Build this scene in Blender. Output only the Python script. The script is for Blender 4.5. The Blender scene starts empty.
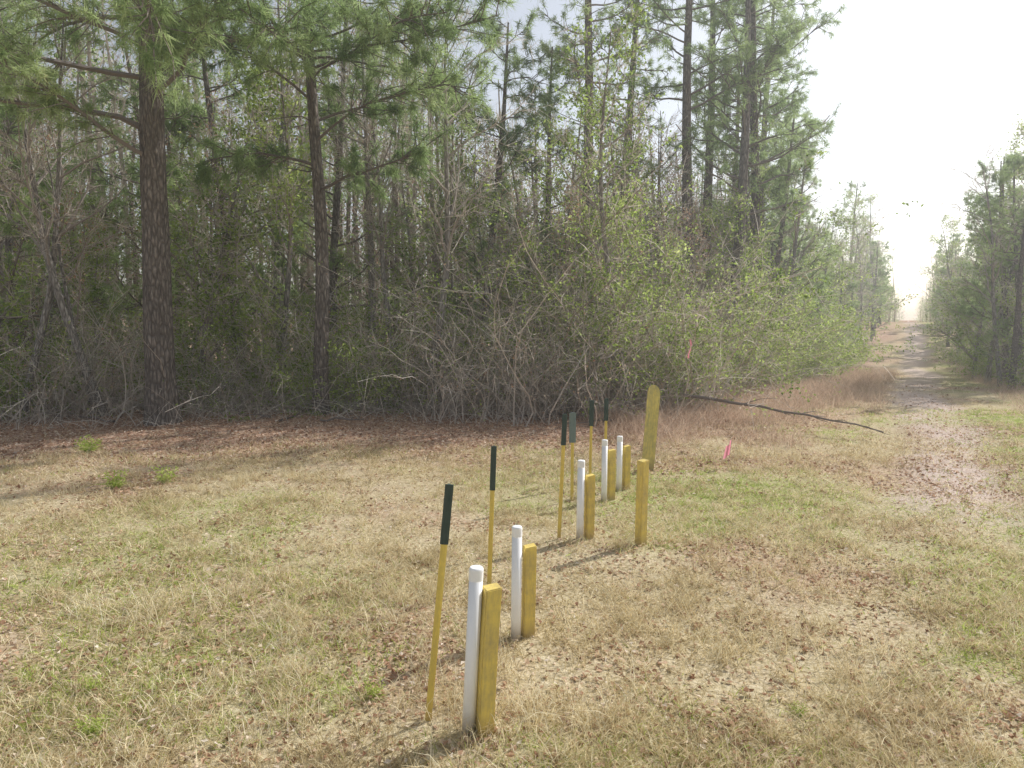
import bpy, math, random
import numpy as np
from mathutils import Vector, Matrix, Euler
R = np.random.default_rng(7)
random.seed(7)
scene = bpy.context.scene
COL = scene.collection

# ------------------------------------------------------------------ noise / terrain
_lat = np.random.default_rng(99).random((256, 256))
def vnoise(x, y, sc, off=0):
    x = np.asarray(x, float) / sc + 57.3 + off * 13.7
    y = np.asarray(y, float) / sc + 91.1 + off * 7.9
    xi = np.floor(x).astype(int); yi = np.floor(y).astype(int)
    fx = x - xi; fy = y - yi
    fx = fx * fx * (3 - 2 * fx); fy = fy * fy * (3 - 2 * fy)
    a = _lat[xi % 256, yi % 256]; b = _lat[(xi + 1) % 256, yi % 256]
    c = _lat[xi % 256, (yi + 1) % 256]; d = _lat[(xi + 1) % 256, (yi + 1) % 256]
    return (a * (1 - fx) + b * fx) * (1 - fy) + (c * (1 - fx) + d * fx) * fy
def fbm(x, y, sc, off=0):
    return (vnoise(x, y, sc, off) + .5 * vnoise(x, y, sc / 2.1, off + 1) + .25 * vnoise(x, y, sc / 4.3, off + 2)) / 1.75
def sstep(a, b, v):
    t = np.clip((np.asarray(v, float) - a) / (b - a), 0, 1)
    return t * t * (3 - 2 * t)
DX, DY = .4912, .8711
def to_sl(x, y):
    return x * DY - y * DX, x * DX + y * DY
def from_sl(s, l):
    return s * DY + l * DX, -s * DX + l * DY
EX = [-60, -30, -16, -8.5, -5, -1.5, 3.2, 4.6, 6.3, 10, 15, 22, 60, 240]
EY = [13, 14.5, 15.5, 17.0, 18.3, 17.6, 17.4, 19.3, 22.5, 27, 34, 47, 113, 432]
def forest_d(x, y):     # >0 inside left woods
    return (np.asarray(y, float) - np.interp(x, EX, EY)) * np.where(np.asarray(x) > 4.6, .6, 1.0)
def right_d(x, y):
    s, l = to_sl(x, y)
    return np.minimum(s - 4.6, (l - 24))
def hgt(x, y):
    x = np.asarray(x, float); y = np.asarray(y, float)
    s, l = to_sl(x, y)
    z = -1.3 * np.exp(-((l - 60) / 22.) ** 2) + 1.5 * sstep(60, 118, l) - 7.0 * sstep(122, 330, l)
    z = z + .10 * (fbm(x, y, 5.0, 3) - .5) + .05 * (fbm(x, y, 1.3, 8) - .5)
    z = z - .05 * np.exp(-((s - .5 - .7) / .35) ** 2) - .05 * np.exp(-((s - .5 + .7) / .35) ** 2)
    return z
def hz(x, y): return float(hgt(x, y))

# ------------------------------------------------------------------ mesh builder
class MB:
    def __init__(s): s.v = []; s.t = []; s.f = []; s.n = 0
    def add(s, V, F, mat=0, tint=.5):
        V = np.asarray(V, float).reshape(-1, 3); F = np.asarray(F, int)
        s.v.append(V)
        s.t.append(np.broadcast_to(np.asarray(tint, float), (len(V),)).copy())
        s.f.append((F + s.n, mat)); s.n += len(V)
    def mesh(s, name, mats, smooth=False):
        me = bpy.data.meshes.new(name)
        V = np.concatenate(s.v); T = np.concatenate(s.t)
        me.vertices.add(len(V)); me.vertices.foreach_set('co', V.ravel())
        idx = np.concatenate([f.ravel() for f, m in s.f])
        sizes = np.concatenate([np.full(len(f), f.shape[1]) for f, m in s.f])
        mi = np.concatenate([np.full(len(f), m) for f, m in s.f])
        me.loops.add(len(idx)); me.loops.foreach_set('vertex_index', idx.astype(np.int32))
        me.polygons.add(len(sizes))
        st = np.concatenate([[0], np.cumsum(sizes)[:-1]])
        me.polygons.foreach_set('loop_start', st.astype(np.int32))
        me.polygons.foreach_set('material_index', mi.astype(np.int32))
        me.polygons.foreach_set('use_smooth', np.full(len(sizes), bool(smooth)))
        me.update(calc_edges=True); me.validate()
        a = me.attributes.new('tint', 'FLOAT', 'POINT')
        if len(me.vertices) == len(T): a.data.foreach_set('value', T.astype(np.float32))
        for m in mats: me.materials.append(m)
        return me

def nrm(a): return a / np.maximum(np.linalg.norm(a, axis=-1, keepdims=True), 1e-9)
def tube(mb, pts, rad, sides=6, mat=0, tint=.5, cap=True):
    pts = np.asarray(pts, float); rad = np.asarray(rad, float); n = len(pts)
    T = nrm(np.gradient(pts, axis=0))
    ref = np.array([1., .13, .07]) if abs(T[0][0]) < .8 else np.array([.1, 1., .07])
    A = nrm(np.cross(T, ref)); B = np.cross(T, A)
    an = np.arange(sides) / sides * 2 * math.pi
    V = pts[:, None] + rad[:, None, None] * (A[:, None] * np.cos(an)[None, :, None] + B[:, None] * np.sin(an)[None, :, None])
    i = np.arange(n - 1)[:, None] * sides; j = np.arange(sides)[None]; k = (j + 1) % sides
    F = np.stack([i + j, i + k, i + sides + k, i + sides + j], -1).reshape(-1, 4)
    mb.add(V, F, mat, tint)
    if cap: mb.add(V[-1], np.arange(sides)[None], mat, tint)
def ribbons(mb, P, D, L, W, bend, nseg=2, mat=0, tint=.5, rng=R):
    P = np.asarray(P, float); N = len(P); D = nrm(np.asarray(D, float))
    L = np.broadcast_to(L, (N,))[:, None]; W = np.broadcast_to(W, (N,))[:, None]
    bend = np.broadcast_to(bend, (N, 3))
    S = nrm(np.cross(D, rng.normal(size=(N, 3))))
    out = []
    for k in range(nseg):
        t = k / nseg
        c = P + D * L * t + bend * L * t * t
        w = W * (1 - .75 * t) * .5
        out += [c - S * w, c + S * w]
    out.append(P + D * L + bend * L)
    V = np.stack(out, 1); m = 2 * nseg + 1
    base = np.arange(N)[:, None] * m
    tt = np.repeat(np.broadcast_to(tint, (N,)), m)
    F4 = [base + np.array([[2 * k, 2 * k + 1, 2 * k + 3, 2 * k + 2]]) for k in range(nseg - 1)]
    F3 = base + np.array([[2 * nseg - 2, 2 * nseg - 1, 2 * nseg]])
    n0 = mb.n
    mb.add(V.reshape(-1, 3), F3, mat, tt)
    for f in F4: mb.f.append((f + n0, mat))
def leaves(mb, P, size, mat=0, tint=.5, rng=R, flat=0., asp=.55):
    P = np.asarray(P, float); N = len(P)
    A = rng.normal(size=(N, 3)); A[:, 2] *= (1 - flat); A = nrm(A)
    B = rng.normal(size=(N, 3)); B[:, 2] *= (1 - flat); B = nrm(B - A * np.sum(A * B, 1, keepdims=True))
    C = np.cross(A, B); s = np.broadcast_to(size, (N,))[:, None]
    f = rng.normal(size=(N, 1)) * .25
    V = np.stack([P - A * s * .5, P + B * s * asp * .5 + C * s * f, P + A * s * .5, P - B * s * asp * .5 + C * s * f], 1)
    base = np.arange(N)[:, None] * 4
    F = np.concatenate([base + np.array([[0, 1, 2]]), base + np.array([[0, 2, 3]])])
    mb.add(V.reshape(-1, 3), F, mat, np.repeat(np.broadcast_to(tint, (N,)), 4))

# ------------------------------------------------------------------ materials
def newmat(name):
    m = bpy.data.materials.new(name); m.use_nodes = True
    nt = m.node_tree; nt.nodes.clear()
    o = nt.nodes.new('ShaderNodeOutputMaterial')
    return m, nt, o
def ramp(nt, stops, fac=None):
    r = nt.nodes.new('ShaderNodeValToRGB'); e = r.color_ramp.elements
    e[0].position, e[0].color = stops[0][0], (*stops[0][1], 1)
    e[1].position, e[1].color = stops[-1][0], (*stops[-1][1], 1)
    for p, c in stops[1:-1]:
        x = e.new(p); x.color = (*c, 1)
    if fac is not None: nt.links.new(fac, r.inputs[0])
    return r.outputs[0]
def noise(nt, vec, sc, det=5, rough=.6):
    n = nt.nodes.new('ShaderNodeTexNoise'); n.inputs['Scale'].default_value = sc
    n.inputs['Detail'].default_value = det; n.inputs['Roughness'].default_value = rough
    if vec is not None: nt.links.new(vec, n.inputs['Vector'])
    return n.outputs[0]
def attr(nt, name):
    a = nt.nodes.new('ShaderNodeAttribute'); a.attribute_name = name; return a.outputs['Fac']
def math_(nt, op, a, b=None, clamp=False):
    n = nt.nodes.new('ShaderNodeMath'); n.operation = op; n.use_clamp = clamp
    for i, x in enumerate((a, b)):
        if x is None: continue
        if isinstance(x, (int, float)): n.inputs[i].default_value = x
        else: nt.links.new(x, n.inputs[i])
    return n.outputs[0]
def mixc(nt, f, a, b, mode='MIX'):
    n = nt.nodes.new('ShaderNodeMix'); n.data_type = 'RGBA'; n.blend_type = mode
    for i, x in ((0, f), (6, a), (7, b)):
        if isinstance(x, (int, float)): n.inputs[i].default_value = x
        elif isinstance(x, tuple): n.inputs[i].default_value = (*x, 1)
        else: nt.links.new(x, n.inputs[i])
    return n.outputs[2]
def leafmat(name, stops, trans=.45, obrand=.25):
    m, nt, o = newmat(name)
    t = attr(nt, 'tint')
    oi = nt.nodes.new('ShaderNodeObjectInfo')
    f = math_(nt, 'ADD', t, math_(nt, 'MULTIPLY', math_(nt, 'SUBTRACT', oi.outputs['Random'], .5), obrand), True)
    c = ramp(nt, stops, f)
    d = nt.nodes.new('ShaderNodeBsdfDiffuse'); nt.links.new(c, d.inputs[0])
    out = d.outputs[0]
    if trans > 0:
        tr = nt.nodes.new('ShaderNodeBsdfTranslucent'); nt.links.new(c, tr.inputs[0])
        mx = nt.nodes.new('ShaderNodeMixShader'); mx.inputs[0].default_value = trans
        nt.links.new(d.outputs[0], mx.inputs[1]); nt.links.new(tr.outputs[0], mx.inputs[2]); out = mx.outputs[0]
    nt.links.new(out, o.inputs[0])
    return m
def barkmat(name, c1, c2, c3, sc=14, stretch=.25, bump=.6):
    m, nt, o = newmat(name)
    tc = nt.nodes.new('ShaderNodeTexCoord'); mp = nt.nodes.new('ShaderNodeMapping')
    mp.inputs['Scale'].default_value = (1, 1, stretch); nt.links.new(tc.outputs['Object'], mp.inputs[0])
    n = noise(nt, mp.outputs[0], sc, 4, .65)
    v = nt.nodes.new('ShaderNodeTexVoronoi'); v.feature = 'DISTANCE_TO_EDGE'; v.inputs['Scale'].default_value = sc * .8
    nt.links.new(mp.outputs[0], v.inputs['Vector'])
    e = math_(nt, 'MULTIPLY', v.outputs['Distance'], 4, True)
    c = ramp(nt, [(.3, c1), (.5, c2), (.7, c3)], n)
    oi = nt.nodes.new('ShaderNodeObjectInfo')
    c = mixc(nt, math_(nt, 'MULTIPLY', oi.outputs['Random'], .45), c, (.36, .33, .30))
    c = mixc(nt, math_(nt, 'MULTIPLY', math_(nt, 'SUBTRACT', 1.0, e), .6), c, (.06, .05, .042))
    b = nt.nodes.new('ShaderNodeBsdfDiffuse')
    nt.links.new(c, b.inputs['Color'])
    bm = nt.nodes.new('ShaderNodeBump'); bm.inputs['Strength'].default_value = bump; bm.inputs['Distance'].default_value = .03
    nt.links.new(math_(nt, 'ADD', e, n), bm.inputs['Height']); nt.links.new(bm.outputs[0], b.inputs['Normal'])
    nt.links.new(b.outputs[0], o.inputs[0])
    return m
M_PBARK = barkmat('pine_bark', (.11, .09, .078), (.22, .188, .162), (.40, .345, .30), 16, .3, .9)
M_GBARK = barkmat('grey_bark', (.22, .20, .18), (.40, .37, .34), (.60, .57, .53), 20, .2, .5)
M_TWIG = leafmat('twig_bark', [(0, (.26, .21, .17)), (.5, (.60, .53, .46)), (1, (.84, .78, .71))], .4)
M_LIMB = leafmat('limb_bark', [(0, (.14, .115, .10)), (1, (.42, .37, .33))], 0)
M_NEEDLE = leafmat('pine_needles', [(0, (.16, .24, .09)), (.5, (.36, .46, .20)), (.85, (.52, .60, .30)), (1, (.58, .50, .30))], .6, .2)
M_LEAF = leafmat('green_leaves', [(0, (.12, .18, .04)), (.5, (.36, .46, .12)), (1, (.66, .72, .30))], .6, .3)
M_DEADLEAF = leafmat('dry_leaves', [(0, (.24, .135, .085)), (.35, (.44, .27, .175)), (.65, (.60, .42, .29)), (.88, (.74, .61, .47)), (1, (.86, .79, .70))], .35)
M_STRAW = leafmat('dead_grass_blades', [(0, (.34, .26, .13)), (.4, (.62, .51, .30)), (.75, (.80, .71, .47)), (1, (.92, .87, .70))], .35)
M_SEDGE = leafmat('reddish_dry_grass', [(0, (.36, .25, .18)), (.5, (.64, .49, .37)), (1, (.84, .71, .57))], .4)
M_GREEN = leafmat('green_grass_blades', [(0, (.20, .27, .05)), (.5, (.42, .51, .12)), (1, (.62, .68, .24))], .5)

def groundmat(name):
    m, nt, o = newmat(name)
    tc = nt.nodes.new('ShaderNodeTexCoord'); P = tc.outputs['Object']
    n1 = noise(nt, P, 2.2, 5, .7); n2 = noise(nt, P, 28, 4, .7)
    grass = ramp(nt, [(.25, (.20, .155, .09)), (.42, (.40, .325, .19)), (.55, (.56, .47, .31)), (.75, (.70, .62, .45))], n2)
    v = nt.nodes.new('ShaderNodeTexVoronoi'); v.inputs['Scale'].default_value = 17; nt.links.new(P, v.inputs['Vector'])
    sp = nt.nodes.new('ShaderNodeSeparateColor'); nt.links.new(v.outputs['Color'], sp.inputs[0])
    lit = ramp(nt, [(0, (.20, .115, .08)), (.3, (.38, .225, .155)), (.6, (.52, .34, .245)), (.85, (.64, .47, .36)), (1, (.76, .63, .51))], sp.outputs[0])
    lit = mixc(nt, .45, lit, ramp(nt, [(.35, (.18, .105, .075)), (.65, (.60, .41, .30))], n2))
    grn = ramp(nt, [(.3, (.18, .22, .06)), (.7, (.42, .48, .16))], n2)
    sand = ramp(nt, [(.3, (.38, .285, .23)), (.5, (.57, .46, .39)), (.72, (.74, .64, .56))], n2)
    g = math_(nt, 'MULTIPLY', attr(nt, 'green'), ramp(nt, [(.36, (0, 0, 0)), (.62, (1, 1, 1))], n1))
    c = mixc(nt, g, grass, grn)
    l = math_(nt, 'ADD', attr(nt, 'litter'), math_(nt, 'MULTIPLY', math_(nt, 'SUBTRACT', n1, .5), 1.4), True)
    c = mixc(nt, l, c, lit)
    p = math_(nt, 'ADD', attr(nt, 'path'), math_(nt, 'MULTIPLY', math_(nt, 'SUBTRACT', n1, .5), 2.4), True)
    p = math_(nt, 'MULTIPLY', p, math_(nt, 'MULTIPLY', attr(nt, 'path'), 2.0, True))
    c = mixc(nt, p, c, sand)
    b = nt.nodes.new('ShaderNodeBsdfDiffuse')
    nt.links.new(c, b.inputs['Color'])
    bm = nt.nodes.new('ShaderNodeBump'); bm.inputs['Strength'].default_value = .6; bm.inputs['Distance'].default_value = .04
    nt.links.new(n2, bm.inputs['Height']); nt.links.new(bm.outputs[0], b.inputs['Normal'])
    nt.links.new(b.outputs[0], o.inputs[0])
    return m
M_GROUND = groundmat('ground_cover_soil'); M_PATH = groundmat('worn_track_soil')

def paint(name, col, dirt, rough=.45, sc=9, amt=.5):
    m, nt, o = newmat(name)
    tc = nt.nodes.new('ShaderNodeTexCoord'); P = tc.outputs['Object']
    mp = nt.nodes.new('ShaderNodeMapping'); mp.inputs['Scale'].default_value = (1, 1, .15); nt.links.new(P, mp.inputs[0])
    n = noise(nt, mp.outputs[0], sc * 5, 6, .7); n2 = noise(nt, P, sc, 5, .7)
    f = math_(nt, 'MULTIPLY', ramp(nt, [(.42, (0, 0, 0)), (.75, (1, 1, 1))], math_(nt, 'MULTIPLY', math_(nt, 'ADD', n, n2), .5)), amt * 2, True)
    sx = nt.nodes.new('ShaderNodeSeparateXYZ'); nt.links.new(P, sx.inputs[0])
    low = math_(nt, 'MULTIPLY', math_(nt, 'SUBTRACT', .16, sx.outputs[2]), 5, True)
    c = mixc(nt, f, col, dirt); c = mixc(nt, math_(nt, 'MULTIPLY', low, .7), c, (.30, .21, .13))
    b = nt.nodes.new('ShaderNodeBsdfPrincipled'); b.inputs['Roughness'].default_value = rough
    nt.links.new(c, b.inputs['Base Color'])
    bm = nt.nodes.new('ShaderNodeBump'); bm.inputs['Strength'].default_value = .35; bm.inputs['Distance'].default_value = .004
    nt.links.new(n, bm.inputs['Height']); nt.links.new(bm.outputs[0], b.inputs['Normal'])
    nt.links.new(b.outputs[0], o.inputs[0]); return m
M_YEL = paint('yellow_painted_wood', (.80, .61, .14), (.50, .38, .15), .65, 9, .7)
M_YELF = paint('faded_yellow_plastic', (.74, .60, .18), (.40, .35, .15), .5, 6, .9)
M_YELS = paint('yellow_stake_plastic', (.80, .60, .12), (.52, .39, .13), .5, 9, .5)
M_WHITE = paint('white_pvc', (.94, .94, .94), (.82, .80, .78), .35, 4, .3)
M_GRNB = paint('dark_green_sleeve', (.02, .045, .038), (.07, .10, .09), .4, 6, .35)
M_GRNG = paint('greyed_green_sleeve', (.14, .19, .18), (.22, .26, .25), .4, 6, .35)
M_WIRE = paint('steel_wire', (.3, .3, .3), (.3, .2, .15), .4)
M_PINK = leafmat('pink_flag_plastic', [(0, (.92, .30, .42)), (1, (.98, .5, .6))], .4)

# ------------------------------------------------------------------ object helpers
def mk(name, data, label=None, cat=None, group=None, kind=None, parent=None, loc=(0, 0, 0), rot=(0, 0, 0), sc=1):
    o = bpy.data.objects.new(name, data); COL.objects.link(o)
    if parent: o.parent = parent
    o.location = loc; o.rotation_euler = rot
    o.scale = (sc, sc, sc) if np.isscalar(sc) else sc
    if label: o['label'] = label
    if cat: o['category'] = cat
    if group: o['group'] = group
    if kind: o['kind'] = kind
    return o

# ------------------------------------------------------------------ ground and track
def axis(lo, hi, step0, near0, near1, g=1.13):
    a = list(np.arange(near0, near1 + 1e-6, step0)); s = step0
    x = a[-1]
    while x < hi: s *= g; x += s; a.append(x)
    s = step0; x = a[0]
    while x > lo: s *= g; x -= s; a.insert(0, x)
    return np.array(a)
sa = axis(-900, 900, .25, -17, 9); la = axis(-300, 1200, .25, 2, 34, 1.05)
def path_v(x, y):
    s, l = to_sl(x, y)
    w = .95 + .9 * (fbm(s * 0, l, 3.0, 5) - .5)
    c = .6 + 1.6 * (fbm(l, l * 0, 11, 6) - .5)
    return (1 - sstep(w - .7, w + .6, np.abs(s - c))) * (.12 + .88 * sstep(8, 14, l)) * (.5 + .7 * sstep(.3, .7, fbm(x, y, 1.8, 17)))
def litter_v(x, y):
    d = forest_d(x, y)
    a = sstep(-8.5, -2.6, d + 4 * (fbm(x, y, 3, 11) - .5) - 3 * sstep(-1, 5, x))
    b = sstep(-1.0, .5, right_d(x, y))
    sparse = .6 * sstep(.38, .72, fbm(x, y, 1.7, 13))
    return np.clip(np.maximum(np.maximum(a, b), sparse), 0, 1)
def green_v(x, y):
    s, l = to_sl(x, y)
    g = sstep(.47, .74, fbm(x, y, 1.6, 21)) * .5
    extra = 1.3 * np.exp(-((x - 2.9) / 1.9) ** 2 - ((y - 10.0) / 1.6) ** 2) + 1.2 * np.exp(-((s - 2.6) / 1.2) ** 2) * sstep(2, 5, l) * sstep(.28, .5, fbm(x, y, 1.5, 77)) + .3 * np.exp(-((x + 3) / 2.) ** 2 - ((y - 6) / 2.) ** 2)
    extra = extra + .9 * np.exp(-((s - 1.5) / 1.4) ** 2) * (1 - sstep(8, 13, l)) * sstep(.28, .55, fbm(x, y, 1.1, 78))
    return np.clip(g + extra, 0, 1)
def grid_mesh(name, sa, la, mat, lift=0., jitter=False):
    S, Lg = np.meshgrid(sa, la)
    if jitter:
        rr = np.random.default_rng(3)
        S = S.copy(); S[:, 0] += rr.normal(size=len(la)) * .06; S[:, -1] += rr.normal(size=len(la)) * .06
    X, Y = from_sl(S, Lg); Z = hgt(X, Y) + (lift if not jitter else -.02 + (lift + .02) * sstep(la[0], la[0] + 3, Lg))
    n, m = S.shape
    i = (np.arange(n - 1)[:, None] * m + np.arange(m - 1)[None]).reshape(-1)
    F = np.stack([i, i + 1, i + m + 1, i + m], -1)
    mb = MB(); mb.add(np.stack([X, Y, Z], -1), F)
    me = mb.mesh(name, [mat], True)
    for nm, fn in (('path', path_v), ('litter', litter_v), ('green', green_v)):
        a = me.attributes.new(nm, 'FLOAT', 'POINT'); a.data.foreach_set('value', fn(X, Y).ravel().astype(np.float32))
    return me
mk('ground', grid_mesh('ground', sa, la, M_GROUND), 'grassy clearing floor with dead grass and fallen leaves', 'ground', kind='structure')
psa = sa[(sa > -.8) & (sa < 1.8)]; pla = la[(la > 7) & (la < 450)]
mk('dirt_path', grid_mesh('dirt_path', psa, pla, M_PATH, .006, True), 'worn leafy track running between the woods', 'path', kind='structure')

# ------------------------------------------------------------------ ground cover
def wedge(n, y0, y1, pw=1.5, wide=.80, rng=R):
    y = y0 + (rng.random(n) ** pw) * (y1 - y0); x = (rng.random(n) * 2 - 1) * (y * wide + .5)
    return x, y
def grass(name, x, y, L0, L1, W, mat, label, cat, lean=.9, tint=None, per=1):
    n = len(x)
    mb = MB(); P = np.stack([x, y, hgt(x, y) - .005], -1)
    az = R.random(n) * 6.283; ln = np.abs(R.normal(size=n)) * lean
    D = np.stack([np.cos(az) * ln, np.sin(az) * ln, np.ones(n)], -1)
    L = L0 + (L1 - L0) * R.random(n) ** 1.6
    bend = np.stack([np.cos(az) * .35, np.sin(az) * .35, -.35 * R.random(n)], -1)
    t = np.clip(R.random(n) * .75 + .5 * (fbm(x, y, .9, 61) - .25), 0, 1) if tint is None else tint
    ribbons(mb, P, D, L, W, bend, 2, 0, t)
    return mk(name, mb.mesh(name, [mat]), label, cat, kind='stuff')
def tufts(x, y, per, rad):
    n = len(x)
    X = np.repeat(x, per) + R.normal(size=n * per) * rad; Y = np.repeat(y, per) + R.normal(size=n * per) * rad
    return X, Y
x, y = wedge(20000, 3.0, 15, 1.5); x, y = tufts(x, y, 9, .05)
keep = (R.random(len(x)) < (1 - .6 * path_v(x, y)) * (1 - .85 * litter_v(x, y)) * (.10 + 1.15 * sstep(.34, .6, fbm(x, y, .8, 71)))) & (forest_d(x, y) < -.3)
x, y = x[keep], y[keep]
grass('dead_grass', x, y, .03, .18, .0055 + .0004 * y, M_STRAW, 'matted straw coloured dead grass covering the clearing', 'grass', 1.2)
x, y = wedge(6000, 12, 42, 1.3, .8); x, y = tufts(x, y, 6, .08)
keep = (R.random(len(x)) < (1 - .85 * path_v(x, y))) & (forest_d(x, y) < .2) & (right_d(x, y) < .3) & (litter_v(x, y) < .9)
x, y = x[keep], y[keep]
grass('dead_grass', x, y, .06, .22, .014, M_STRAW, 'thin dead grass along the cleared strip', 'grass', .9)
x, y = wedge(24000, 3.0, 20, 1.4); x, y = tufts(x, y, 8, .04)
keep = (R.random(len(x)) < green_v(x, y) ** 1.1 * (1 - .3 * path_v(x, y))) & (litter_v(x, y) < .85)
x, y = x[keep], y[keep]
grass('green_grass', x, y, .03, .12, .0055 + .0004 * y, M_GREEN, 'short green grass sprouting through the dead thatch', 'grass', .9)
x, y = wedge(1200, 3.2, 13, 1.3); k = (path_v(x, y) < .2) & (fbm(x, y, 1.7, 31) > .40); x, y = tufts(x[k], y[k], 36, .06)
grass('dry_grass_tufts', x, y, .08, .34, .005, M_STRAW, 'pale dry grass tufts standing above the thatch', 'grass', .6)
n = 8000; l = 9.5 + 42 * R.random(n) ** 1.25; s = -.5 - R.random(n) ** .8 * 7.5
x, y = from_sl(s, l); k = (forest_d(x, y) < .3) & (x > 2.0) & (fbm(x, y, 1.6, 51) + .12 * forest_d(x, y) * (y < 20) > .02 + .3 * R.random(n)); x, y = x[k], y[k]
s2 = 2.8 + R.random(700) * 2.5; l2 = 16 + 50 * R.random(700); x2, y2 = from_sl(s2, l2)
x = np.concatenate([x, x2]); y = np.concatenate([y, y2]); x, y = tufts(x, y, 12, .18)
grass('tall_reddish_grass', x, y, .12, .68, .010, M_SEDGE, 'patchy pinkish tan weeds beside the track', 'grass', .55)

def leaflitter(x, y, smin, smax, name, label):
    n = len(x); P = np.stack([x, y, hgt(x, y) + .008 + .03 * R.random(n) ** 2], -1)
    mb = MB(); leaves(mb, P, smin + (smax - smin) * R.random(n), 0, R.random(n) ** .8, R, .8, .6)
    mk(name, mb.mesh(name, [M_DEADLEAF]), label, 'leaves', kind='stuff')
x, y = wedge(85000, 3.0, 17, 1.4)
k = R.random(len(x)) < (.30 + .75 * litter_v(x, y)) * (.4 + 1.1 * sstep(.3, .65, fbm(x, y, .7, 81)))
leaflitter(x[k], y[k], .02, .062, 'fallen_leaves', 'curled brown fallen leaves scattered over the grass')
x, y = wedge(60000, 10, 30, 1.1, .8); k = (litter_v(x, y) > .35 + .5 * R.random(len(x))) & (path_v(x, y) < .15) | ((path_v(x, y) > .15) & (R.random(len(x)) < .3))
leaflitter(x[k], y[k], .04, .09, 'leaf_litter', 'reddish brown leaf litter at the edge of the woods')

n = 28000
x = -19 + 35 * R.random(n); d = -.8 + 9 * R.random(n) ** 1.4
y = np.interp(x, EX, EY) + d
k = (fbm(x, y, 1.8, 41) > .42) & ((d > .4) | (R.random(n) < .25)); x, y = x[k], y[k]
mb = MB(); n = len(x); az = R.random(n) * 6.283; ln = R.random(n) * 1.6
ribbons(mb, np.stack([x, y, hgt(x, y) - .02], -1), np.stack([np.cos(az) * ln, np.sin(az) * ln, np.ones(n)], -1),
        .2 + 1.7 * R.random(n) ** 2.2, .015, np.stack([np.cos(az) * .5, np.sin(az) * .5, -.6 * R.random(n)], -1), 3, 0, R.random(n))
mk('dry_underbrush', mb.mesh('dry_underbrush', [M_TWIG]), 'tangled dry stems and briars under the trees', 'underbrush', kind='stuff')

# ------------------------------------------------------------------ trees
def walk(rng, p, d, L, nseg, wob, up):
    pts = [np.array(p, float)]; d = np.array(d, float); d /= np.linalg.norm(d)
    for i in range(nseg):
        d = d + rng.normal(size=3) * wob + np.array([0, 0, up]); d /= np.linalg.norm(d)
        pts.append(pts[-1] + d * L / nseg)
    return np.array(pts)
def along(pts, t):
    f = t * (len(pts) - 1); i = min(int(f), len(pts) - 2); return pts[i] + (pts[i + 1] - pts[i]) * (f - i), nrm(pts[i + 1] - pts[i])
def outdir(rng, T, ang):
    s = nrm(np.cross(T, rng.normal(size=3))); return T * math.cos(ang) + s * math.sin(ang)
def bare_tree(seed, H, r0, start=.35, nb=16, spread=.27, lv=0, leafsize=.11, tw=.018, lmat=1):
    rng = np.random.default_rng(seed); tr = MB(); cr = MB()
    tp = walk(rng, (0, 0, -.15), (rng.normal() * .06, rng.normal() * .06, 1), H, 12, .045, .03)
    tt = np.linspace(0, 1, 13); rr = r0 * (1 - tt * .93) ** .8; rr[0] *= 1.35
    tube(tr, tp, rr, 8)
    TP, TD, TL = [], [], []; LP = []
    for i in range(nb):
        t = start + (1 - start) * ((i + rng.random()) / nb)
        p, T = along(tp, min(t, .985)); r = r0 * (1 - t * .93) ** .8 * .5
        L = H * spread * (1.15 - t * .75) * (.6 + .7 * rng.random())
        bp = walk(rng, p, outdir(rng, T, .6 + .6 * rng.random()), L, 6, .13, .05)
        tube(cr, bp, r * np.linspace(1, .2, 7) ** .8 + .003, 4, 2, .8)
        for j in range(6):
            q, U = along(bp, .25 + .75 * rng.random())
            l2 = L * (.25 + .3 * rng.random())
            sp = walk(rng, q, outdir(rng, U, .5 + .5 * rng.random()), l2, 4, .18, .03)
            tube(cr, sp, r * .35 * np.linspace(1, .25, 5) + .002, 3, 0, .4, False)
            for k in range(8):
                w, Z = along(sp, .1 + .9 * rng.random())
                TP.append(w); TD.append(outdir(rng, Z, .3 + .8 * rng.random())); TL.append(l2 * (.3 + .5 * rng.random()))
            if lv: LP += [along(sp, .2 + .8 * rng.random())[0] + rng.normal(size=3) * .16 for _ in range(lv)]
    TP = np.array(TP); TD = np.array(TD); TL = np.array(TL); n = len(TP)
    ribbons(cr, TP, TD, TL, tw, rng.normal(size=(n, 3)) * .15, 2, 0, .3 + .5 * rng.random(n), rng)
    j = rng.integers(0, n, n); t = rng.random((n, 1))
    ribbons(cr, TP[j] + nrm(TD[j]) * TL[j][:, None] * t, nrm(TD[j]) + rng.normal(size=(n, 3)) * .6, TL[j] * .4, tw * .6, rng.normal(size=(n, 3)) * .2, 1, 0, .3 + .6 * rng.random(n), rng)
    if lv:
        LP = np.array(LP); m = len(LP); ct = np.clip(.45 + .5 * (fbm(LP[:, 0] * 2 + LP[:, 2], LP[:, 1] * 2 - LP[:, 2], 1.4, seed) - .5) * 2 + rng.normal(size=m) * .12, 0, 1)
        LP = np.repeat(LP, 3, 0) + rng.normal(size=(m * 3, 3)) * .10; ct = np.repeat(ct, 3)
        leaves(cr, LP, leafsize * (.6 + .6 * rng.random(len(LP))), lmat, ct, rng)
    return tr.mesh('trunk', [M_GBARK], True), cr.mesh('crown', [M_TWIG, M_LEAF, M_LIMB, M_DEADLEAF])
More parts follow.
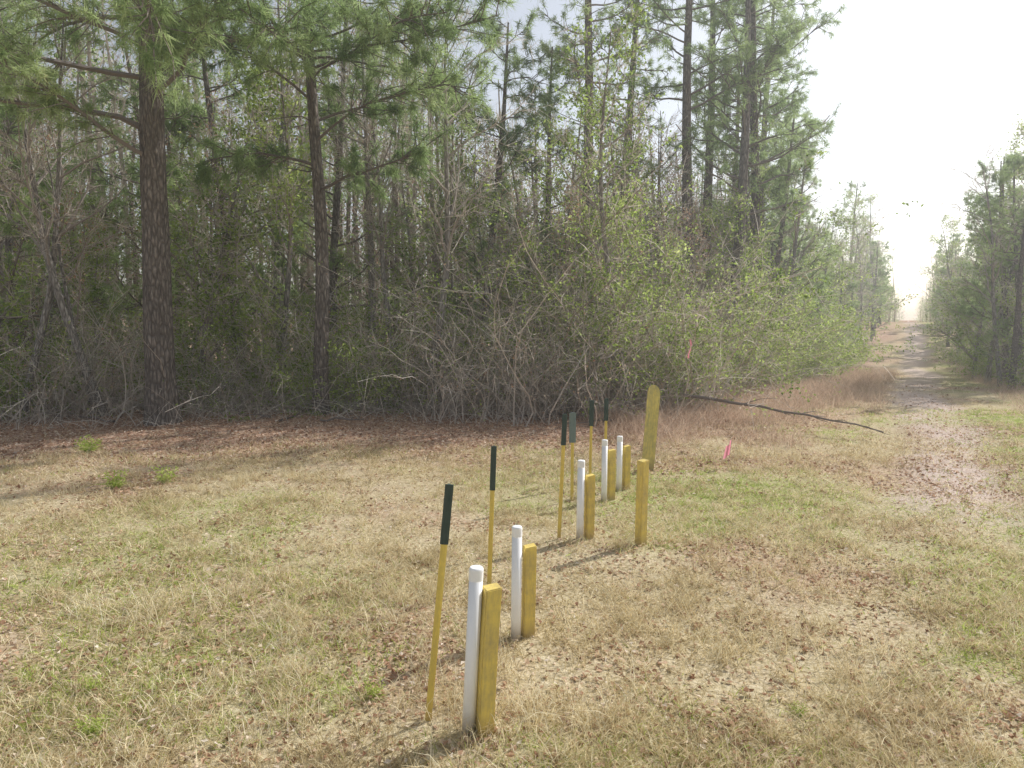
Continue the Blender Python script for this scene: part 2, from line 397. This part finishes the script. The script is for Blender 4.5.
def pine_tree(seed, H, r0, start=.5, nl=32, Lf=.2, needles=18, nlen=.26, wid=.02, extra=()):
    rng = np.random.default_rng(seed); tr = MB(); cr = MB()
    tp = walk(rng, (0, 0, -.2), (rng.normal() * .02, rng.normal() * .02, 1), H, 16, .018, .03)
    tt = np.linspace(0, 1, 17); rr = r0 * (1 - tt * .92) ** .7; rr[0] *= 1.3
    tube(tr, tp, rr, 12)
    CP, CD = [], []
    for i in range(9):
        p, T = along(tp, .12 + (start - .1) * rng.random()); tube(cr, walk(rng, p, outdir(rng, T, 1.3), .4 + 1.2 * rng.random(), 4, .15, 0), np.linspace(.02, .005, 5), 4, 0, .1, False)
    limbs = []
    for i in range(nl):
        t = start + (1 - start) * ((i + rng.random()) / nl)
        p, T = along(tp, min(t, .985))
        limbs.append((t, p, outdir(rng, T, 1.15 + .3 * rng.random()), H * Lf * (1.2 - .85 * (t - start) / (1 - start)) * (.65 + .6 * rng.random()), 1))
    for (h, dx, dy, dz, L) in extra:
        p, T = along(tp, (h + .2) / H); limbs.append((h / H, p, np.array([dx, dy, dz]), L, 2.4))
    for (t, p, d, L, dens) in limbs:
        bp = walk(rng, p, d, L, 7, .12, .035 if dens == 1 else -.02)
        rb = r0 * .2 * (1.15 - t)
        tube(cr, bp, (rb + .012) * np.linspace(1, .3, 8), 4, 0, .3)
        for j in range(int((6 + L * 2) * dens)):
            q, U = along(bp, .25 + .75 * rng.random())
            l2 = .3 + L * .22 * rng.random()
            sp = walk(rng, q, outdir(rng, U, .5 + .5 * rng.random()), l2, 3, .2, .04)
            tube(cr, sp, np.linspace(.016, .008, 4), 3, 0, .3, False)
            for k in range(3):
                w, Z = along(sp, 1 - .33 * k * rng.random() - .001); CP.append(w); CD.append(Z)
    CP = np.array(CP); CD = np.array(CD); n = len(CP)
    ct = np.clip(.45 + .8 * (fbm(CP[:, 0] + CP[:, 2], CP[:, 1] - CP[:, 2], 1.2, seed) - .5) + rng.normal(size=n) * .08, 0, .9)
    P = np.repeat(CP, needles, 0) + rng.normal(size=(n * needles, 3)) * .04; D = np.repeat(CD, needles, 0) * .6 + rng.normal(size=(n * needles, 3)) * .75
    ribbons(cr, P, D, nlen * (.6 + .6 * rng.random(n * needles)), wid, np.array([0, 0, -.25]), 1, 1, np.repeat(ct, needles), rng)
    return tr.mesh('trunk', [M_PBARK], True), cr.mesh('crown', [M_LIMB, M_NEEDLE])
def shrub(seed, H, spread, nst=60, lv=0, tw=.013, leafsize=.09, dead=100, sub=7, droop=-.03):
    rng = np.random.default_rng(seed); mb = MB(); TP, TD, TL = [], [], []
    for i in range(nst):
        a = rng.random() * 6.283; rad = rng.random() ** .6 * .55 * spread; b = rng.random() * 6.283
        d = (math.cos(b) * .7 * rng.random(), math.sin(b) * .7 * rng.random(), 1)
        L = H * (.3 + .9 * rng.random())
        sp = walk(rng, (math.cos(a) * rad, math.sin(a) * rad, -.05), d, L, 8, .24, droop)
        tube(mb, sp, np.linspace(.016, .004, 9) * (.5 + rng.random()), 3, 0, .2 + .7 * rng.random(), False)
        for k in range(sub):
            q, U = along(sp, .15 + .85 * rng.random()); TP.append(q); TD.append(outdir(rng, U, .4 + 1.1 * rng.random())); TL.append(.3 + .8 * rng.random())
    TP = np.array(TP); TD = np.array(TD); TL = np.array(TL); n = len(TP)
    ribbons(mb, TP, TD, TL, tw, rng.normal(size=(n, 3)) * .35 + np.array([0, 0, -.15]), 3, 0, .2 + .8 * rng.random(n), rng)
    n2 = int(n * 1.6); j = rng.integers(0, n, n2)
    ribbons(mb, TP[j] + nrm(TD[j]) * TL[j][:, None] * rng.random((n2, 1)), nrm(TD[j]) + rng.normal(size=(n2, 3)) * .7, TL[j] * .45, tw * .6, rng.normal(size=(n2, 3)) * .25, 1, 0, .3 + .7 * rng.random(n2), rng)
    if lv:
        j = rng.integers(0, n, lv); LP = TP[j] + nrm(TD[j]) * TL[j][:, None] * rng.random((lv, 1))
        ct = np.clip(.5 + .9 * (fbm(LP[:, 0] + LP[:, 2], LP[:, 1] - LP[:, 2], .8, seed) - .5) + rng.normal(size=lv) * .12, 0, 1)
        LP = np.repeat(LP, 3, 0) + rng.normal(size=(lv * 3, 3)) * .08
        leaves(mb, LP, leafsize * (.6 + .6 * rng.random(lv * 3)), 1, np.repeat(ct, 3), rng)
    j = rng.integers(0, n, dead); leaves(mb, TP[j] + rng.normal(size=(dead, 3)) * .1, .065, 2, .2 + .8 * rng.random(dead), rng)
    return mb.mesh('shrub', [M_TWIG, M_LEAF, M_DEADLEAF])

def put_tree(kind, proto, x, y, sc, rz, label, cat, group, tilt=(0, 0)):
    e = mk(kind, None, label, cat, group, None, None, (x, y, hz(x, y)), (tilt[0], tilt[1], rz), sc)
    mk('trunk', proto[0], parent=e); mk('crown', proto[1], parent=e)
    return e
PINES = [pine_tree(11, 19, .26, .42, 30, .16), pine_tree(12, 21, .27, .5, 28, .15), pine_tree(13, 17, .22, .35, 30, .16), pine_tree(14, 12, .16, .12, 38, .2)]
BARES = [bare_tree(21, 13, .13), bare_tree(22, 11, .10, .25, lv=2, leafsize=.10, lmat=3), bare_tree(23, 16, .17, .4, 20, .22), bare_tree(24, 9, .08, .2, 16, .3, lv=4, leafsize=.10, lmat=3), bare_tree(25, 18, .2, .45, 20, .2)]
GREENS = [bare_tree(31, 8, .09, .1, 20, .28, 8), bare_tree(32, 6, .07, .1, 18, .32, 8), bare_tree(33, 11, .11, .12, 24, .24, 8)]
SHB = [shrub(41, 3.8, 2.6, 42), shrub(42, 2.6, 2.6, 36, dead=300), shrub(43, 5.4, 3.0, 44), shrub(44, 3.0, 3.2, 46, dead=250)]
SHG = [shrub(51, 3.0, 2.0, 32, 1300), shrub(52, 2.0, 1.8, 28, 1000), shrub(53, 4.4, 2.2, 36, 1700)]
VINE = [shrub(61, 6.4, 3.6, 76, 2200, .014, .09, 200, 10, -.05), shrub(62, 5.8, 4.0, 76, 700, .014, .085, 400, 10, -.06)]

GP = 'pine trees of the woods'; GB = 'bare hardwood trees of the woods'; GG = 'evergreen broadleaf trees of the woods'
big = pine_tree(101, 19, .36, .5, 18, .22, 28, .32, .017, extra=[(7.6, 1, -.3, .3, 5.5), (6.8, -1, -.4, .3, 5), (8.2, .5, -1, .2, 6), (8.6, -.5, -1, .2, 5.5), (9.0, 1, -.7, .1, 6), (9.3, -1, .2, .15, 5.5), (6.2, -.6, -.9, .2, 3.6), (8.6, .9, .3, .2, 5), (9.4, .1, -1, .15, 6), (8.0, -1, -.8, .2, 5.5)])
put_tree('pine_tree', big, -8.45, 16.8, 1, 0, 'large old pine with thick straight plated trunk at the clearing edge', 'tree', GP)
mid = pine_tree(105, 15, .21, .6, 14, .22, 28, .32, .017, extra=[(7.0, 1, -.5, .35, 4.8), (7.5, .8, .3, .3, 4.8), (8.0, -.8, -.6, .35, 4), (8.0, .2, -1, .25, 5), (8.8, 1, -.2, .15, 5.4), (9.0, -1, -.1, .25, 4), (6.4, -.9, -.4, .3, 2.6), (5.8, .9, -.5, .25, 3.6), (8.5, .7, -.8, .15, 5.2), (9.2, 1, -.6, .1, 5.6)])
put_tree('pine_tree', mid, -5.05, 18.3, 1, 0, 'medium pine with slightly crooked dark trunk at the clearing edge', 'tree', GP, (0, -.02))
put_tree('bare_tree', BARES[0], -10.6, 18, .85, 1.2, 'thin leaning bare tree behind the leaf litter', 'tree', GB, (0, -.13))
for (x, y, i, sc, ty) in [(7.1, 28, 1, 1, .02), (8.4, 27.5, 2, 1.15, .08), (10.6, 31, 0, 1.05, .03), (2.9, 26, 1, .95, 0), (11.4, 34, 2, 1., .0), (5.0, 31, 0, 1, 0), (9.2, 33.5, 1, 1.05, .02), (12.8, 37, 1, .95, 0), (12.6, 34.5, 3, 1.1, 0), (14.5, 38, 3, 1.15, 0), (16.2, 42.5, 0, .8, 0), (-14, 19, 3, 1.0, 0), (-12.4, 24, 3, 1.15, 0), (-9.6, 25, 3, 1.2, 0), (-6.5, 25, 3, 1.15, 0), (-1.2, 27, 3, 1.15, 0), (-16.5, 23.5, 3, 1.2, 0), (1.5, 29, 3, 1.1, 0)]:
    put_tree('pine_tree', PINES[i], x, y, sc, random.random() * 6.28, 'tall slender pine rising above the thicket' if i < 3 else 'bushy young pine with branches low on its trunk', 'tree', GP, (0, ty))
def scatter(n, xr, dr, fn, mind, used):
    c = 0; tries = 0
    while c < n and tries < n * 60:
        tries += 1
        x = xr[0] + random.random() * (xr[1] - xr[0]); d = dr[0] + random.random() * (dr[1] - dr[0])
        y = float(np.interp(x, EX, EY)) + d
        if x < -.76 * y - .5: continue
        if any((x - a) ** 2 + (y - b) ** 2 < mind ** 2 for a, b in used): continue
        used.append((x, y)); fn(x, y); c += 1
U = [(-8.45, 16.8), (-5.05, 18.3)]
def f_bare(x, y):
    mid_ = -3 < x < 9
    i = random.choice([0, 1, 2, 3, 3] if mid_ else [0, 1, 2, 3, 4])
    put_tree('bare_tree', BARES[i], x, y, .6 + .35 * random.random(), random.random() * 6.28, 'winter tree still holding some rust brown leaves' if i in (1, 3) else 'bare grey winter tree with fine twigs in the woods', 'tree', GB, (random.gauss(0, .08), random.gauss(0, .08)))
scatter(40, (-19, 15), (1.0, 13), f_bare, 1.4, U)
def f_green(x, y):
    put_tree('evergreen_tree', random.choice(GREENS), x, y, .75 + .45 * random.random(), random.random() * 6.28, 'small evergreen tree with glossy green leaves in the understory', 'tree', GG, (random.gauss(0, .06), random.gauss(0, .06)))
scatter(11, (-17, -2), (1.5, 9), f_green, 2.0, U)
scatter(9, (1.0, 12), (.8, 5), f_green, 1.4, U)
US = []
GS = 'bare shrubs and briars at the wood edge'; GE = 'green shrubs at the wood edge'
def f_sb(x, y):
    mk('bare_shrub', random.choice(SHB), 'leafless tangled shrub with arching grey brown stems', 'shrub', GS, loc=(x, y, hz(x, y)), rot=(0, 0, random.random() * 6.28), sc=(.5 if x < -2 else .6) + .55 * random.random())
for (x, y, i, k) in [(3.3, 18.9, 0, 1.05), (.9, 18.9, 1, .95), (5.3, 21.9, 0, 1.0), (-1.6, 19.6, 1, .9), (2.2, 20.6, 0, 1.25), (8.3, 25.6, 0, .9), (-3.6, 21.4, 1, .95), (4.6, 20.2, 1, .85), (-11.5, 19.5, 1, .8), (-6.8, 20.5, 1, .85)]:
    mk('vine_thicket', VINE[i], 'tall pale thicket draped with green vines and briars', 'thicket', GS, loc=(x, y, hz(x, y)), rot=(0, 0, random.random() * 6.28), sc=k)
    US.append((x, y))
scatter(38, (-16, 12), (.8, 5.5), f_sb, 1.1, US)
scatter(10, (-2, 6), (.2, 1.6), f_sb, .6, US)
def f_sg(x, y, k=0):
    mk('green_shrub', random.choice(SHG), 'leafy evergreen shrub at the edge of the woods', 'shrub', GE, loc=(x, y, hz(x, y)), rot=(0, 0, random.random() * 6.28), sc=(.75 + .5 * random.random()) if not k else k)
scatter(9, (-16, 1), (.6, 5), f_sg, .9, US)
scatter(15, (3.4, 16), (.1, 3.0), f_sg, .8, US)

# corridor sides
put_tree('pine_tree', PINES[1], 19.1, 26.6, .44, 2.0, 'slim pine with tall bare trunk beside the cleared strip', 'tree', GP, (0, -.02))
put_tree('bare_tree', BARES[0], 20.1, 28.6, .72, 1.0, 'bare winter tree lining the straight cleared strip', 'tree', GB)
for (x, y, k, p) in [(21.6, 29.6, .8, PINES[3]), (22.6, 31.8, .85, PINES[3]), (21.3, 31.2, 1.0, GREENS[2]), (23.8, 33.6, .9, PINES[3]), (24.2, 36.5, 1.1, GREENS[0]), (26.6, 38.5, .85, PINES[3])]:
    put_tree('pine_tree' if p is PINES[3] else 'evergreen_tree', p, x, y, k, random.random() * 6.28, 'leafy tree closing the wood beside the cleared strip', 'tree', GP if p is PINES[3] else GG)
for side in (-1, 1):
    l = 34 if side < 0 else 31
    while l < 118:
        for row in range(3 if l < 60 else 2):
            nar = 2.4 * float(sstep(40, 75, l))
            s = (-5.6 + nar - row * 2.2 - random.random() * 1.4) if side < 0 else (5.0 - nar * .7 + row * 2.0 + random.random() * 1.2)
            ll = l + random.random() * 3
            x, y = from_sl(s, ll)
            if side < 0 and ll < 38: continue
            if x > .78 * y: continue
            r = random.random()
            tl = (random.gauss(0, .03), random.gauss(0, .03)); rz = random.random() * 6.28
            k = (.76 + .2 * random.random()) * (1 if side < 0 else .95)
            if r < .5: put_tree('pine_tree', PINES[3] if random.random() < .75 else random.choice(PINES), x, y, k, rz, 'pine lining the straight cleared strip', 'tree', GP, tl)
            elif r < .65: put_tree('bare_tree', random.choice(BARES), x, y, k, rz, 'bare winter tree lining the straight cleared strip', 'tree', GB, tl)
            else: put_tree('evergreen_tree', random.choice(GREENS), x, y, k * 1.35, rz, 'evergreen tree lining the straight cleared strip', 'tree', GG, tl)
        if l < 75:
            for _ in range(3 if l < 50 else 2):
                s = (-4.0 - random.random() * 1.5) if side < 0 else (4.1 + random.random() * 2)
                x, y = from_sl(s, l + random.random() * 3); (f_sb if random.random() < .3 else f_sg)(x, y)
        l += 3.3 * (1 + l / 100)

def far_wood(name, pts, hmin, hmax, label, fol=130, low=.1, gr=.6, dl=.0):
    rng = np.random.default_rng(5); mb = MB()
    for p in pts:
        x, y = p[:2]
        z = hz(x, y); H = (hmin + (hmax - hmin) * rng.random()) * (p[2] if len(p) > 2 else 1); g = rng.random()
        tube(mb, [(x, y, z - .2), (x + rng.normal() * .3, y, z + H * .5), (x + rng.normal() * .5, y, z + H)], [.13, .09, .02], 4, 0, rng.random() * .6, False)
        n = int(fol * (H / 10)); h = H * (low + (1 - low) * rng.random(n)); rr = (1.9 * (1.1 - (h / H) ** 2) + .3)
        a = rng.random(n) * 6.283; q = rng.random(n) ** .5
        P = np.stack([x + np.cos(a) * rr * q, y + np.sin(a) * rr * q, z + h], -1)
        ribbons(mb, P, np.stack([np.cos(a), np.sin(a), .4 + rng.random(n)], -1), .5 + rng.random(n), .04, rng.normal(size=(n, 3)) * .2, 1, 0, .3 + .6 * rng.random(n), rng)
        if g < gr:
            P2 = np.repeat(P, 4, 0) + rng.normal(size=(n * 4, 3)) * .25
            leaves(mb, P2, .19, 1, np.clip(np.repeat(rng.random(n), 4) * .9, 0, 1), rng)
        elif g < gr + dl:
            P2 = np.repeat(P, 2, 0) + rng.normal(size=(n * 2, 3)) * .25
            leaves(mb, P2, .16, 2, np.repeat(rng.random(n), 2), rng)
    mk(name, mb.mesh(name, [M_TWIG, M_NEEDLE, M_DEADLEAF]), label, 'woods', kind='stuff')
pts = []
while len(pts) < 330:
    x = -40 + 60 * random.random(); y = float(np.interp(x, EX, EY)) + 11 + 20 * random.random()
    if x > -.8 * y: pts.append((x, y, 1.6 if x < -3 else 1.1))
far_wood('distant_woods', pts, 7, 12.5, 'dense mass of mixed woods deep behind the thicket', 130, .02, .5, .25)
pts = []
for _ in range(480):
    side = random.choice((-1, 1)); l = 40 + 260 * random.random() ** 1.3; s = side * (8.0 + 9 * random.random()) if l < 118 else side * (3.0 + 12 * random.random())
    pts.append((*from_sl(s, l), 1.0 if side < 0 else .95))
far_wood('distant_woods', pts, 8, 12.5, 'far mixed woods flanking the straight cleared strip', 100, .02, .75, .1)

# ------------------------------------------------------------------ fallen branches
def fallen(name, pts, r, label, seed, tw=10):
    rng = np.random.default_rng(seed); mb = MB(); pts = np.array(pts, float)
    P = [pts[0]]
    for a, b in zip(pts[:-1], pts[1:]):
        for t in (.33, .66, 1): P.append(a + (b - a) * t + rng.normal(size=3) * r * .8 * (t < 1))
    P = np.array(P); tube(mb, P, np.linspace(r, r * .3, len(P)), 7, 0, .15)
    for i in range(tw):
        q, U_ = along(P, .1 + .9 * rng.random()); d = outdir(rng, U_, .6 + .5 * rng.random()); d[2] = abs(d[2]) * .6
        tube(mb, walk(rng, q, d, .3 + .7 * rng.random(), 4, .2, -.02), np.linspace(r * .3, .004, 5), 4, 0, .3, False)
    mk(name, mb.mesh(name, [M_LIMB]), label, 'branch')
fallen('fallen_branch', [(4.3, 17.4, .6), (5.4, 16.5, .5), (6.6, 15.5, .38), (7.9, 14.7, .12)], .045, 'long brown fallen limb lying across the reddish grass', 1, 8)
for i in range(9):
    x = random.uniform(-12, 4); y = float(np.interp(x, EX, EY)) + random.uniform(-1.8, 1.0); a = random.random() * 6.28; L = random.uniform(.8, 2.2)
    fallen('fallen_branch', [(x, y, hz(x, y) + .04), (x + math.cos(a) * L * .5, y + math.sin(a) * L * .5, hz(x, y) + .10), (x + math.cos(a) * L, y + math.sin(a) * L, hz(x, y) + .12)], .03, 'dead stick lying in the leaf litter', 60 + i, 5)

# ------------------------------------------------------------------ posts
import bmesh
def bm_to(bm, name, mats, smooth=False):
    me = bpy.data.meshes.new(name); bm.to_mesh(me); bm.free()
    for m in mats: me.materials.append(m)
    for p in me.polygons: p.use_smooth = smooth
    return me
def lathe(prof, seg=28):
    bm = bmesh.new(); rings = []
    for r, z in prof:
        rings.append([bm.verts.new((r * math.cos(a * 2 * math.pi / seg), r * math.sin(a * 2 * math.pi / seg), z)) for a in range(seg)])
    for a, b in zip(rings[:-1], rings[1:]):
        for i in range(seg): bm.faces.new((a[i], a[(i + 1) % seg], b[(i + 1) % seg], b[i]))
    bm.faces.new(rings[-1]); bm.faces.new(rings[0][::-1]); return bm
def square_post(name, w, h, slope=.008):
    bm = bmesh.new(); bmesh.ops.create_cube(bm, size=1)
    for v in bm.verts:
        top = v.co.z > 0
        v.co = Vector((v.co.x * w, v.co.y * w, (h + (slope if v.co.x > 0 else -slope)) if top else -.15))
    bmesh.ops.bevel(bm, geom=list(bm.edges), offset=.006, segments=2, affect='EDGES')
    bmesh.ops.subdivide_edges(bm, edges=[e for e in bm.edges if abs(e.verts[0].co.z - e.verts[1].co.z) > .3], cuts=7)
    for v in bm.verts:
        v.co.x += .003 * math.sin(v.co.z * 5 + h * 9); v.co.y += .002 * math.cos(v.co.z * 4)
    return bm_to(bm, name, [M_YEL])
GPO = 'line of yellow wooden posts'; GPI = 'line of white vent pipes'; GST = 'line of yellow marker stakes'
for (x, y, h, w, rz, lean, lab) in [
    (-.175, 4.10, .93, .10, .35, .055, 'square yellow wooden post leaning close behind a white pipe'),
    (.125, 5.46, .75, .095, .2, .02, 'short square yellow wooden post beside a white pipe'),
    (.895, 7.95, .745, .095, .3, .01, 'short square yellow wooden post beside a white pipe'),
    (1.46, 7.72, .97, .10, .6, .01, 'taller square yellow wooden post standing alone in grass'),
    (1.40, 9.7, .71, .095, .2, .0, 'short square yellow wooden post beside a white pipe'),
    (1.72, 10.36, .66, .095, .3, .0, 'short square yellow wooden post beside a white pipe')]:
    o = mk('wooden_post', square_post('wooden_post', w, h), lab, 'post', GPO, loc=(x, y, hz(x, y)))
    o.rotation_euler = (0, math.atan2(lean, h), rz)
for (x, y, h, r, lean, lab) in [
    (-.27, 4.11, 1.06, .042, .055, 'tall white plastic pipe with rounded cap, leaning slightly'),
    (.03, 5.39, .93, .040, .01, 'white capped plastic pipe beside a yellow post'),
    (.785, 7.9, .93, .042, .01, 'white capped plastic pipe beside a yellow post'),
    (1.285, 9.57, .88, .040, 0, 'white capped plastic pipe beside a yellow post'),
    (1.60, 10.25, .83, .042, 0, 'white capped plastic pipe beside a yellow post')]:
    e = mk('vent_pipe', None, lab, 'pipe', GPI, loc=(x, y, hz(x, y)), rot=(0, math.atan2(lean, h), 0))
    mk('pipe', bm_to(lathe([(r, -.15), (r, h - .05)]), 'pipe', [M_WHITE], True), parent=e)
    c = r + .0025
    mk('cap', bm_to(lathe([(c - .002, h - .081), (c, h - .08), (c, h - .018), (c * .96, h - .009), (c * .86, h - .003), (c * .5, h)]), 'cap', [M_WHITE], False), parent=e)
def plate(w, t, rib, z0, z1, name, mat, bev):
    prof = [(-w, -t * .2), (-w * .5, -t), (w * .5, -t), (w, -t * .2), (w, t * .5), (rib, t * .5), (rib, t * 2.2), (-rib, t * 2.2), (-rib, t * .5), (-w, t * .5)]
    bm = bmesh.new()
    rings = [[bm.verts.new((px * k, py * k, z)) for px, py in prof] for z, k in ((z0, 1), (z1 - bev, 1), (z1, 1 - bev * 12))]
    n = len(prof)
    for a, b in zip(rings[:-1], rings[1:]):
        for i in range(n): bm.faces.new((a[i], a[(i + 1) % n], b[(i + 1) % n], b[i]))
    bm.faces.new(rings[-1]); bm.faces.new(rings[0][::-1])
    return bm_to(bm, name, [mat])
for (x, y, h, cl, lx, ww, m, lab) in [
    (-.535, 4.23, 1.54, .38, .15, 1, M_GRNB, 'tall leaning yellow stake with dark green top sleeve'),
    (-.218, 6.43, 1.37, .42, .05, 1, M_GRNB, 'yellow stake with dark green top sleeve in grass'),
    (.545, 7.91, 1.465, .36, .06, 1.1, M_GRNB, 'yellow stake with dark green top sleeve in grass'),
    (.84, 9.6, 1.25, .42, .0, 1.8, M_GRNG, 'yellow stake with broad weathered grey green sleeve'),
    (1.20, 10.6, 1.32, .40, .02, 1.35, M_GRNB, 'yellow stake with dark green top sleeve near thicket'),
    (1.50, 11.1, 1.29, .36, .01, 1.35, M_GRNB, 'yellow stake with dark green top sleeve near thicket')]:
    e = mk('marker_stake', None, lab, 'stake', GST, loc=(x, y, hz(x, y)), rot=(0, math.atan2(lx, h), .12))
    mk('shaft', plate(.021, .007, .005, -.2, h - cl + .01, 'shaft', M_YELS, .001), parent=e)
    mk('sleeve', plate(.0265 * ww, .011, .009, h - cl, h, 'sleeve', m, .004), parent=e)
bm = bmesh.new(); W, H, n = .23, 1.45, 10; cols = []
for face in (0, 1):
    g = []
    for i in range(n + 1):
        u = i / n * 2 - 1; xx = u * W / 2; top = H - .13 + .13 * math.sqrt(max(0, 1 - u * u))
        yy = .035 * u * u * -1 + (.014 if face else 0)
        g.append([bm.verts.new((xx, yy, -.2 + (top + .2) * k / 8)) for k in range(9)])
    cols.append(g)
for face, g in enumerate(cols):
    for i in range(n):
        for k in range(8):
            q = (g[i][k], g[i + 1][k], g[i + 1][k + 1], g[i][k + 1]); bm.faces.new(q if face == 0 else q[::-1])
A, B = cols
for i in range(n): bm.faces.new((A[i][8], A[i + 1][8], B[i + 1][8], B[i][8]))
for k in range(8):
    bm.faces.new((A[n][k], B[n][k], B[n][k + 1], A[n][k + 1])); bm.faces.new((B[0][k], A[0][k], A[0][k + 1], B[0][k + 1]))
mk('marker_post', bm_to(bm, 'marker_post', [M_YELF], False), 'broad faded yellow marker post with rounded top', 'post', loc=(2.27, 11.6, hz(2.27, 11.6)), rot=(0, .07, .25))

def flag(x, y, h, lab, rz=.3, s=1.):
    e = mk('marker_flag', None, lab, 'flag', None, loc=(x, y, hz(x, y)), rot=(.05, .1, rz))
    mb = MB(); tube(mb, [(0, 0, -.05), (0, 0, h)], [.003, .003], 6); mk('wire', mb.mesh('wire', [M_WIRE]), parent=e)
    mb = MB(); V = []
    for i in range(6):
        t = i / 5; V += [(-t * .10 * s, .02 * math.sin(t * 7), h - .24 * s - t * .08), (-t * .07 * s, .025 * math.sin(t * 7 + .4), h - t * .12)]
    mb.add(V, [(2 * i, 2 * i + 2, 2 * i + 3, 2 * i + 1) for i in range(5)], 0, .5); mk('flag', mb.mesh('flag', [M_PINK]), parent=e)
flag(3.68, 11.75, .5, 'bright pink flag on a thin wire in dry grass', .3, 1.1)
mb = MB(); V = []
for i in range(9):
    t = i / 8; V += [(.03 * math.sin(t * 5), .02 * math.cos(t * 6), -t * .45), (.04 + .03 * math.sin(t * 5 + .5), .03 * math.cos(t * 6), -t * .45 + .01)]
mb.add(V, [(2 * i, 2 * i + 2, 2 * i + 3, 2 * i + 1) for i in range(8)], 0, .4)
mk('flagging_ribbon', mb.mesh('flagging_ribbon', [M_PINK]), 'strip of pink flagging tape tied to a twig', 'ribbon', loc=(4.3, 17.0, 2.0))

def plant(x, y, h, n, lab, sd):
    rng = np.random.default_rng(sd); mb = MB(); az = rng.random(n) * 6.283; ln = .3 + rng.random(n) * .9
    D = np.stack([np.cos(az) * ln, np.sin(az) * ln, np.ones(n)], -1)
    ribbons(mb, rng.normal(size=(n, 3)) * np.array([.03, .03, 0]), D, h * (.5 + .6 * rng.random(n)), h * .05, np.stack([np.cos(az) * .4, np.sin(az) * .4, -.5 * np.ones(n)], -1), 3, 0, .2 + .6 * rng.random(n), rng)
    P = []
    for i in range(n):
        for t in np.linspace(.2, 1, 6): P.append(nrm(D[i]) * h * .8 * t + rng.normal(size=3) * h * .06)
    leaves(mb, np.array(P), h * .14, 0, .3 + .6 * rng.random(len(P)), rng, .3)
    mk('weed_plant', mb.mesh('weed_plant', [M_GREEN]), lab, 'plant', 'green weeds in the clearing', loc=(x, y, hz(x, y)))
plant(-8.1, 13.2, .38, 40, 'low dark green fern like plant in leaf litter', 1)
plant(-6.0, 10.4, .36, 26, 'slender green weed sprouting from dry grass', 2)
plant(-5.4, 10.7, .34, 26, 'slender green weed sprouting from dry grass', 3)
plant(-2.6, 4.1, .16, 34, 'low green weed among dry leaves', 4)
plant(-.95, 4.5, .14, 30, 'low green weed among dry leaves', 5)
plant(-2.9, 4.6, .13, 26, 'low green weed among dry leaves', 6)
plant(1.9, 4.4, .10, 26, 'low green weed among dry leaves', 7)

# ------------------------------------------------------------------ hazy air (real scattering volume)
m, nt, o = newmat('hazy_air')
vs = nt.nodes.new('ShaderNodeVolumeScatter'); vs.inputs['Density'].default_value = .0021; vs.inputs['Anisotropy'].default_value = .5
vs.inputs['Color'].default_value = (.95, .98, 1, 1)
nt.links.new(vs.outputs[0], o.inputs['Volume'])
bm = bmesh.new(); bmesh.ops.create_cube(bm, size=1)
for v in bm.verts: v.co = Vector(((v.co.x * 160) + 0, v.co.y * 90 + 20, v.co.z * 26 + 9))
mk('sky_haze', bm_to(bm, 'sky_haze', [m]), 'thin sunlit haze in the air', 'sky', kind='structure')

# ------------------------------------------------------------------ light, sky, camera
EL, AZ = math.radians(37), math.radians(53)
w = bpy.data.worlds.new('World'); scene.world = w; w.use_nodes = True
nt = w.node_tree; bg = nt.nodes['Background']
sky = nt.nodes.new('ShaderNodeTexSky'); sky.sky_type = 'NISHITA'; sky.sun_disc = False
sky.sun_elevation = EL; sky.sun_rotation = AZ; sky.dust_density = 1.8; sky.air_density = 1.0; sky.altitude = 0
hs = nt.nodes.new('ShaderNodeHueSaturation'); hs.inputs['Saturation'].default_value = .45
nt.links.new(sky.outputs[0], hs.inputs['Color'])
nt.links.new(hs.outputs[0], bg.inputs[0]); bg.inputs[1].default_value = .15
ld = bpy.data.lights.new('sun', 'SUN'); ld.energy = 5; ld.angle = math.radians(.5); ld.color = (1, .98, .95)
lo = bpy.data.objects.new('sun', ld); COL.objects.link(lo)
sv = Vector((math.cos(EL) * math.sin(AZ), math.cos(EL) * math.cos(AZ), math.sin(EL)))
lo.rotation_euler = (-sv).to_track_quat('-Z', 'Y').to_euler(); lo.location = (20, 20, 30)
cd = bpy.data.cameras.new('camera'); cam = bpy.data.objects.new('camera', cd); COL.objects.link(cam)
cd.sensor_width = 36; cd.lens = 24.6; cd.clip_start = .05; cd.clip_end = 3000
cam.location = (0, 0, 2.6); cam.rotation_euler = (math.radians(90 - 5.63), 0, 0)
scene.camera = cam
scene.view_settings.view_transform = 'Standard'; scene.view_settings.look = 'None'; scene.view_settings.exposure = 0
print('objects', len(bpy.data.objects), 'polys', sum(len(m.polygons) for m in bpy.data.meshes))
